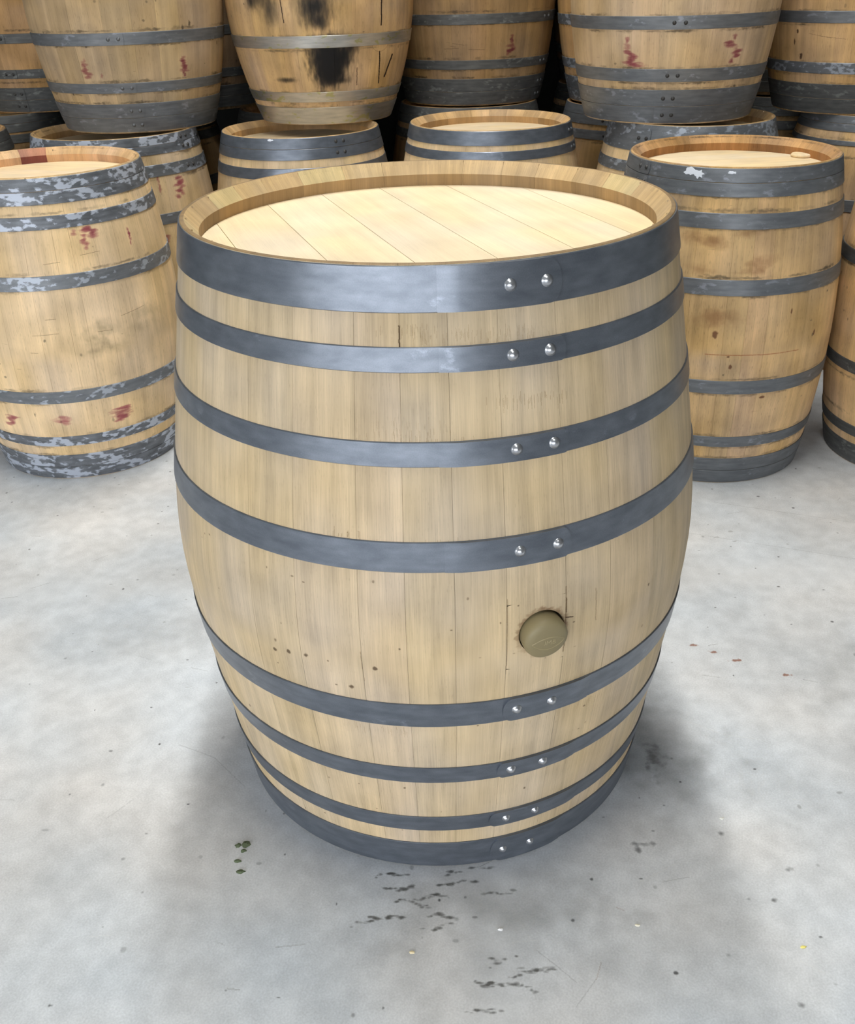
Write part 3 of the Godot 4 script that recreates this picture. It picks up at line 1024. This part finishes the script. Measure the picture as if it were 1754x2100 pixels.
	# bands: bottom, top, lap from, rounded lap end, roundness, rivet height
	var bands := [
		[1.0470, 1.1080, 1.4, 25.7, 0.020], [0.9671, 1.0019, 1.4, 25.9, 0.008], [0.8343, 0.8704, 1.0, 25.6, 0.008], [0.6743, 0.7219, 1.5, 25.2, 0.012],
		[0.3787, 0.4292, 31.5, 12.3, 0.016], [0.2397, 0.2776, 31.0, 12.0, 0.012], [0.1075, 0.1455, 34.5, 11.0, 0.012], [0.0012, 0.0703, 32.0, 11.9, 0.022],
	]
	for i in bands.size():
		var q: Array = bands[i]
		var h := part("hoop", hoop_mesh(f, q[0], q[1], 0.0024, deg_to_rad(q[2]), deg_to_rad(q[3]), q[4], i * 0.37 + 0.1), mats.zinc, b)
		for a in [15.1, 22.5]:
			add_rivet(h, f, deg_to_rad(a), (q[0] + q[1]) / 2, 0.0052, 0.0088 if i < 6 else 0.0078, mats.rivet)
	head_boards(b, f, deg_to_rad(19.0), [-0.325, -0.21, -0.092, 0.03, 0.16, 0.288], mats.head, Color.WHITE, 5)
	# the bung: a tapered stopper whose domed face stands proud of the stave
	var s := Shape.new()
	var prof := [[0.0340, -0.028], [0.0362, 0.0], [0.0366, 0.009], [0.0350, 0.015], [0.0310, 0.0185], [0.0240, 0.0205], [0.0120, 0.0222], [0.0002, 0.0226]]
	var p := []
	var u := []
	for q in prof:
		var row := PackedVector3Array()
		var ur := PackedVector2Array()
		for i in 49:
			var a := TAU * i / 48.0
			row.append(Vector3(cos(a) * q[0], sin(a) * q[0], q[1]))
			ur.append(Vector2(i / 48.0, q[1] * 10.0))
		p.append(row)
		u.append(ur)
	s.grid(p, u, Vector3(0, 0, -0.02), true)
	# two raised lines that frame the pressed lettering
	var bows := []
	for q in [0.0105, -0.0125]:
		bows.append(bow(q))
	var o := part("bung", s.mesh(), mats.bung, b)
	o.set_meta("label", "olive-brown rubber bung with pressed lettering")
	var nrm := pol(bung.x, 1.0, 0.0)
	var tilt := Basis(Vector3.UP, bung.x) * Basis(Vector3.RIGHT, 0.10)
	o.basis = tilt
	o.position = pol(bung.x, f.r(bung.y) + 0.001, bung.y - 0.0015)
	# small letters, as strokes
	var ls := Shape.new()
	var strokes := [
		[[-0.0062, 0.0040], [-0.0062, -0.0020], [-0.0076, -0.0038], [-0.0096, -0.0030]],
		[[-0.0036, -0.0040], [-0.0034, 0.0040], [0.0000, -0.0010], [0.0034, 0.0040], [0.0036, -0.0040]],
		[[0.0066, -0.0040], [0.0066, 0.0040], [0.0092, 0.0038], [0.0102, 0.0022], [0.0090, 0.0003], [0.0066, 0.0001]],
		[[0.0090, 0.0003], [0.0108, -0.0016], [0.0098, -0.0038], [0.0066, -0.0040]],
	]
	for q in strokes + bows:
		raised(ls, q)
	part("lettering", ls.mesh(), mats.bung_letters, o)


func bow(y: float) -> Array:
	var out := []
	for i in 19:
		var x := lerpf(-0.0270, 0.0270, i / 18.0)
		out.append([x, y * (1.0 - pow(x / 0.0275, 2)) - 0.001])
	return out


func raised(s: Shape, pts: Array) -> void:
	# a low ridge along a line drawn on the bung's face
	for i in pts.size() - 1:
		var a := Vector2(pts[i][0], pts[i][1])
		var b := Vector2(pts[i + 1][0], pts[i + 1][1])
		var side := (b - a).orthogonal().normalized() * 0.0007
		var rows := []
		for k in [-1.0, 0.0, 1.0]:
			var row := PackedVector3Array()
			for p in [a, b]:
				var w: Vector2 = p + side * k
				row.append(Vector3(w.x, w.y, bung_face(w.length()) + (0.0010 if k == 0.0 else -0.0003)))
			rows.append(row)
		var uv := PackedVector2Array([Vector2.ZERO, Vector2.ONE])
		s.grid(rows, [uv, uv, uv], Vector3(0, 0, -0.1))


func bung_face(d: float) -> float:
	var prof := [[0.0, 0.0226], [0.0120, 0.0222], [0.0240, 0.0205], [0.0310, 0.0185], [0.0350, 0.0150]]
	for i in prof.size() - 1:
		if d < prof[i + 1][0]:
			return lerpf(prof[i][1], prof[i + 1][1], (d - prof[i][0]) / (prof[i + 1][0] - prof[i][0]))
	return 0.015


# =====================================================================  the room

func build_room() -> void:
	var plaster := flat_mat(Color(0.80, 0.80, 0.78), 0.9)
	var dark := flat_mat(Color(0.15, 0.15, 0.15), 0.95)  # near-black stands in for the deep shadow behind the stacks
	# floor: a slab whose marks are laid out in metres from (FX, FZ)
	var s := Shape.new()
	box_into(s, Vector3(-9, -0.2, -5.2), Vector3(9, -0.012, 7.2))
	var fx := -1.65
	var fz := -2.30
	var size := 3.2
	s.grid([PackedVector3Array([Vector3(-9, 0, -5.2), Vector3(9, 0, -5.2)]), PackedVector3Array([Vector3(-9, 0, 7.2), Vector3(9, 0, 7.2)])],
		[PackedVector2Array([Vector2((-9 - fx) / size, (-5.2 - fz) / size), Vector2((9 - fx) / size, (-5.2 - fz) / size)]), PackedVector2Array([Vector2((-9 - fx) / size, (7.2 - fz) / size), Vector2((9 - fx) / size, (7.2 - fz) / size)])], Vector3(0, -1, 0))
	structure("floor", s.mesh(), concrete(fx, fz, size), "smooth grey concrete floor with scuffs and dark specks")
	s = Shape.new()
	box_into(s, Vector3(-9, 0, -5.4), Vector3(9, 5.8, -5.2))
	structure("wall_back", s.mesh(), dark, "back wall behind the stacked barrels, coloured near black for the shadow there")
	s = Shape.new()
	box_into(s, Vector3(-9.2, 0, -5.4), Vector3(-9, 5.8, 7.2))
	structure("wall_left", s.mesh(), plaster, "pale warehouse wall on the left")
	s = Shape.new()
	box_into(s, Vector3(9, 0, -5.4), Vector3(9.2, 5.8, 7.2))
	structure("wall_right", s.mesh(), plaster, "pale warehouse wall on the right")
	# front wall behind the camera with the open roller door
	s = Shape.new()
	box_into(s, Vector3(-9, 0, 7), Vector3(-8.6, 5.8, 7.2))
	box_into(s, Vector3(1.6, 0, 7), Vector3(9, 5.8, 7.2))
	box_into(s, Vector3(-8.6, 3.3, 7), Vector3(1.6, 5.8, 7.2))
	structure("wall_front", s.mesh(), plaster, "pale warehouse wall with a wide open doorway behind the viewer")
	# ceiling with the long skylight slot
	s = Shape.new()
	box_into(s, Vector3(-9.2, 5.6, -5.4), Vector3(-0.25, 5.8, 7.2))
	box_into(s, Vector3(0.15, 5.6, -5.4), Vector3(9.2, 5.8, 7.2))
	box_into(s, Vector3(-0.25, 5.6, -5.4), Vector3(0.15, 5.8, -4.7))
	box_into(s, Vector3(-0.25, 5.6, 1.4), Vector3(0.15, 5.8, 7.2))
	structure("ceiling", s.mesh(), plaster, "pale warehouse ceiling with one long skylight")
	s = Shape.new()
	box_into(s, Vector3(-0.25, 5.62, -4.7), Vector3(0.15, 5.66, 1.4))
	var glow := flat_mat(Color(0.9, 0.9, 0.88), 0.6)
	glow.emission_enabled = true
	glow.emission = Color(1.0, 0.985, 0.95)
	glow.emission_energy_multiplier = 1.0
	structure("window_1", s.mesh(), glow, "long translucent skylight panel in the roof")
	s = Shape.new()  # unseen slab, added to keep overhead light off the back rows
	box_into(s, Vector3(-9, 2.15, -5.2), Vector3(9, 2.35, -2.55))
	structure("ceiling_001", s.mesh(), dark, "added slab that shades the back rows of barrels from above")
	# yard outside the door
	s = Shape.new()
	box_into(s, Vector3(-24, -0.2, 7.2), Vector3(24, -0.02, 40))
	structure("ground", s.mesh(), flat_mat(Color(0.62, 0.62, 0.60), 0.9), "paved yard outside the door")


func concrete(fx: float, fz: float, size: float) -> Material:
	var w := 2048
	var a := noise_bytes(w, w, 16, 16, 0.035, 301, 4)
	var b := noise_bytes(w, w, 2, 2, 0.05, 302, 4)
	var c := noise_bytes(w, w, 1, 1, 0.35, 303, 2)
	var d := noise_bytes(w, w, 24, 24, 0.06, 304, 3)
	var out := PackedByteArray()
	out.resize(w * w * 3)
	var o := 0
	for i in w * w:
		var v: float = 198.0 + (a[i] - 128) * 0.11 + (b[i] - 128) * 0.085 + (c[i] - 128) * 0.10
		var t: float = (d[i] - 128) * 0.035
		out[o] = int(v + t - 1.5)
		out[o + 1] = int(v + 0.5)
		out[o + 2] = int(v - t + 1.5)
		o += 3
	var im := Image.create_from_data(w, w, false, Image.FORMAT_RGB8, out)
	var k := w / size
	var rg := RandomNumberGenerator.new()
	rg.seed = 99
	var grime := Color(0.34, 0.34, 0.33)
	# darker, worn areas
	for q in [[0.45, 0.10, 0.16, 0.22, 0.40], [0.43, 0.17, 0.05, 0.06, 0.45], [0.05, 0.50, 0.30, 0.10, 0.28], [0.18, 0.58, 0.22, 0.10, 0.2], [-0.7, -0.35, 0.3, 0.12, 0.15], [-0.55, -0.62, 0.3, 0.06, 0.15], [0.95, -0.1, 0.16, 0.2, 0.22], [1.0, 0.1, 0.2, 0.2, 0.15], [0.65, 0.2, 0.12, 0.2, 0.15], [0.62, -0.60, 0.1, 0.12, 0.15]]:
		for j in 4:
			blob(im, (q[0] - fx + rg.randf_range(-0.3, 0.3) * q[2]) * k, (q[1] - fz + rg.randf_range(-0.3, 0.3) * q[3]) * k, q[2] * k * rg.randf_range(0.6, 1.0), q[3] * k * rg.randf_range(0.6, 1.0), grime, q[4] * 0.22, 1.0, 0.012, 0.012, 0.8)
	# black scrubbed marks
	for q in [[0.373, 0.364, 0.020, 0.005, 0.75], [0.361, 0.379, 0.008, 0.006, 0.7], [0.443, 0.125, 0.018, 0.03, 0.5], [0.423, 0.165, 0.006, 0.016, 0.4], [0.433, 0.2, 0.006, 0.014, 0.4], [0.525, 0.343, 0.006, 0.005, 0.8], [0.575, 0.5, 0.006, 0.005, 0.8], [0.532, 0.496, 0.004, 0.004, 0.8], [0.622, 0.434, 0.006, 0.006, 0.8], [0.467, 0.608, 0.005, 0.004, 0.6], [0.624, 0.667, 0.005, 0.004, 0.6], [0.558, 0.703, 0.004, 0.004, 0.6]]:
		blob(im, (q[0] - fx) * k, (q[1] - fz) * k, q[2] * k * 1.3, q[3] * k * 1.3, Color(0.22, 0.22, 0.22), q[4] * 0.8, 1.1, 0.06, 0.06, 0.9)
	# trails of brushed dark dashes in front of the barrel
	for q in [[0.149, 0.62, 0.03, 7], [0.127, 0.636, 0.03, 8], [0.096, 0.604, 0.025, 8], [0.069, 0.646, 0.025, 10], [0.105, 0.656, 0.04, 9], [0.05, 0.703, 0.035, 9], [0.097, 0.473, 0.03, 9], [-0.006, 0.521, 0.025, 8], [-0.098, 0.43, 0.03, 10], [-0.079, 0.454, 0.03, 10], [-0.057, 0.482, 0.03, 9], [-0.026, 0.485, 0.03, 9], [-0.104, 0.513, 0.03, 10], [-0.13, 0.533, 0.035, 10], [-0.013, 0.541, 0.03, 9], [0.02, 0.45, 0.04, 10], [0.05, 0.43, 0.05, 10]]:
		var tx: float = (q[0] - q[2] - fx) * k
		var tz: float = (q[1] - fz) * k
		var drift := rg.randf_range(-0.35, 0.35)
		for j in q[3] * 2:
			tx += rg.randf_range(0.5, 1.5) * q[2] * 2.0 * k / (q[3] * 2.0)
			tz += rg.randfn(drift, 1.6)
			if rg.randf() < 0.72:
				blob(im, tx, tz, rg.randf_range(2.0, 6.0), rg.randf_range(1.1, 2.4), Color(0.29, 0.29, 0.28), rg.randf_range(0.25, 0.75), 0.8, 0.08, 0.08, 1.3)
	# rust dashes on the right
	for q in [[0.70, -0.19, 0.018], [0.655, -0.225, 0.012], [0.615, -0.255, 0.01], [0.80, -0.13, 0.012]]:
		blob(im, (q[0] - fx) * k, (q[1] - fz) * k, q[2] * k, 0.005 * k, Color(0.42, 0.20, 0.12), 0.6, 0.9, 0.12, 0.12)
	# specks and drops all over
	for j in 420:
		var x := rg.randf_range(-1.6, 1.5)
		var z := rg.randf_range(-1.4, 0.85)
		if rg.randf() < 0.72:
			blob(im, (x - fx) * k, (z - fz) * k, rg.randf_range(0.8, 3.2), rg.randf_range(0.8, 2.6), Color(0.20, 0.20, 0.20), rg.randf_range(0.25, 0.85))
		else:
			blob(im, (x - fx) * k, (z - fz) * k, rg.randf_range(2.0, 5.5), rg.randf_range(2.0, 4.5), Color(0.40, 0.40, 0.40), rg.randf_range(0.2, 0.5))
	for j in 150:      # streaks left by trolleys and brooms
		var x := (rg.randf_range(-1.6, 1.5) - fx) * k
		var z := (rg.randf_range(-1.4, 0.85) - fz) * k
		var l := rg.randf_range(6, 34)
		var up := rg.randfn(0.0, 0.45)
		var pale := rg.randf() < 0.45
		line(im, x, z, x + l * cos(up), z + l * sin(up), 0.0, Color(0.82, 0.82, 0.80) if pale else Color(0.36, 0.36, 0.35), rg.randf_range(0.15, 0.5))
	for q in [[0.349, 0.455, 0.431, 0.411, 1], [0.525, 0.016, 0.604, 0.068, 1], [0.604, 0.068, 0.678, 0.087, 1], [0.72, -0.80, 1.35, -0.55, 0], [0.85, -0.98, 1.5, -0.72, 0], [0.243, 0.65, 0.256, 0.618, 2], [0.204, 0.698, 0.243, 0.65, 0], [0.152, 0.591, 0.21, 0.654, 0], [-0.48, 0.1, -0.40, 0.19, 0], [-0.56, 0.06, -0.48, 0.1, 0], [-0.66, 0.27, -0.62, 0.22, 0], [0.30, 0.508, 0.312, 0.515, 2]]:
		var col := Color(0.36, 0.36, 0.36)
		if q[4] == 1:
			col = Color(0.85, 0.84, 0.80)
		elif q[4] == 2:
			col = Color(0.42, 0.30, 0.24)
		line(im, (q[0] - fx) * k, (q[1] - fz) * k, (q[2] - fx) * k, (q[3] - fz) * k, 0.0, col, 0.32, 0.7)
	var m := mat(tex(im), 0.55, 0.0, 0.4)
	return m


# =====================================================================  small things

func flake(sd: int, rx: float, rz: float, thick: float) -> ArrayMesh:
	var s := Shape.new()
	var rg := RandomNumberGenerator.new()
	rg.seed = sd
	var n := 12
	var rad := []
	for i in n:
		rad.append(rg.randf_range(0.65, 1.15))
	var p := []
	var u := []
	for q in [[1.0, 0.0], [0.96, 0.5], [0.6, 0.95], [0.01, 1.0]]:
		var row := PackedVector3Array()
		var ur := PackedVector2Array()
		for i in n + 1:
			var a := TAU * i / n
			var r: float = rad[i % n] * q[0]
			row.append(Vector3(cos(a) * r * rx, q[1] * thick * (0.8 + 0.3 * rad[(i + 3) % n]), sin(a) * r * rz))
			ur.append(Vector2(a, q[0]))
		p.append(row)
		u.append(ur)
	s.grid(p, u, Vector3(0, -0.05, 0), true)
	return s.mesh()


func build_small_things() -> void:
	var green := flat_mat(Color(0.33, 0.37, 0.27), 0.9)
	var spots := [[-0.373, 0.345, 0.011, 0.008, "largest green crumb of the cluster on the floor left of the barrel"], [-0.388, 0.347, 0.006, 0.006, "small green crumb left of the largest one on the floor"], [-0.376, 0.361, 0.006, 0.004, "small green crumb just below the largest one on the floor"], [-0.383, 0.385, 0.007, 0.004, "flat green crumb in the middle of the row on the floor"], [-0.373, 0.410, 0.008, 0.006, "green crumb nearest the viewer, lowest of the row on the floor"]]
	for i in spots.size():
		var q: Array = spots[i]
		var t := thing("green_crumb", q[4], "crumb", Vector3(q[0], 0.0, q[1]), "green crumbs on the concrete floor")
		part("flake", flake(400 + i, q[2], q[3], 0.0035), green, t)
	var chips := [[-0.057, 0.591, Color(0.88, 0.82, 0.66), "pale wood chip on the floor in front of the barrel"], [0.596, 0.597, Color(0.87, 0.82, 0.45), "yellowish chip on the floor at the lower right"], [0.095, 0.549, Color(0.90, 0.90, 0.90), "white chip on the floor below the bottom hoop's rivets"], [0.330, 0.547, Color(0.88, 0.86, 0.78), "white chip on the floor right of the dark scuffs"], [0.537, 0.307, Color(0.82, 0.82, 0.78), "round pale chip on the floor right of the barrel"]]
	for i in chips.size():
		var q: Array = chips[i]
		var t := thing("floor_chip", q[3], "chip", Vector3(q[0], 0.0, q[1]), "small chips on the concrete floor")
		part("flake", flake(500 + i, 0.0055, 0.0032, 0.002), flat_mat(q[2], 0.8), t)
	# pale disc on the head of the right-hand barrel
	var d := thing("wooden_disc", "pale round wooden disc lying on the head of the right barrel", "disc", Vector3(1.161, 0.9092, -1.527))
	var s := Shape.new()
	var p := []
	var u := []
	for q in [[0.030, 0.0], [0.033, 0.003], [0.033, 0.007], [0.030, 0.010], [0.015, 0.0112], [0.0002, 0.0115]]:
		var row := PackedVector3Array()
		var ur := PackedVector2Array()
		for i in 33:
			var a := TAU * i / 32.0
			row.append(Vector3(cos(a) * q[0], q[1], sin(a) * q[0]))
			ur.append(Vector2(cos(a) * q[0], sin(a) * q[0]) * 1.5)
		p.append(row)
		u.append(ur)
	s.grid(p, u, Vector3(0, -0.02, 0), true)
	part("disc", s.mesh(), mats.head, d)
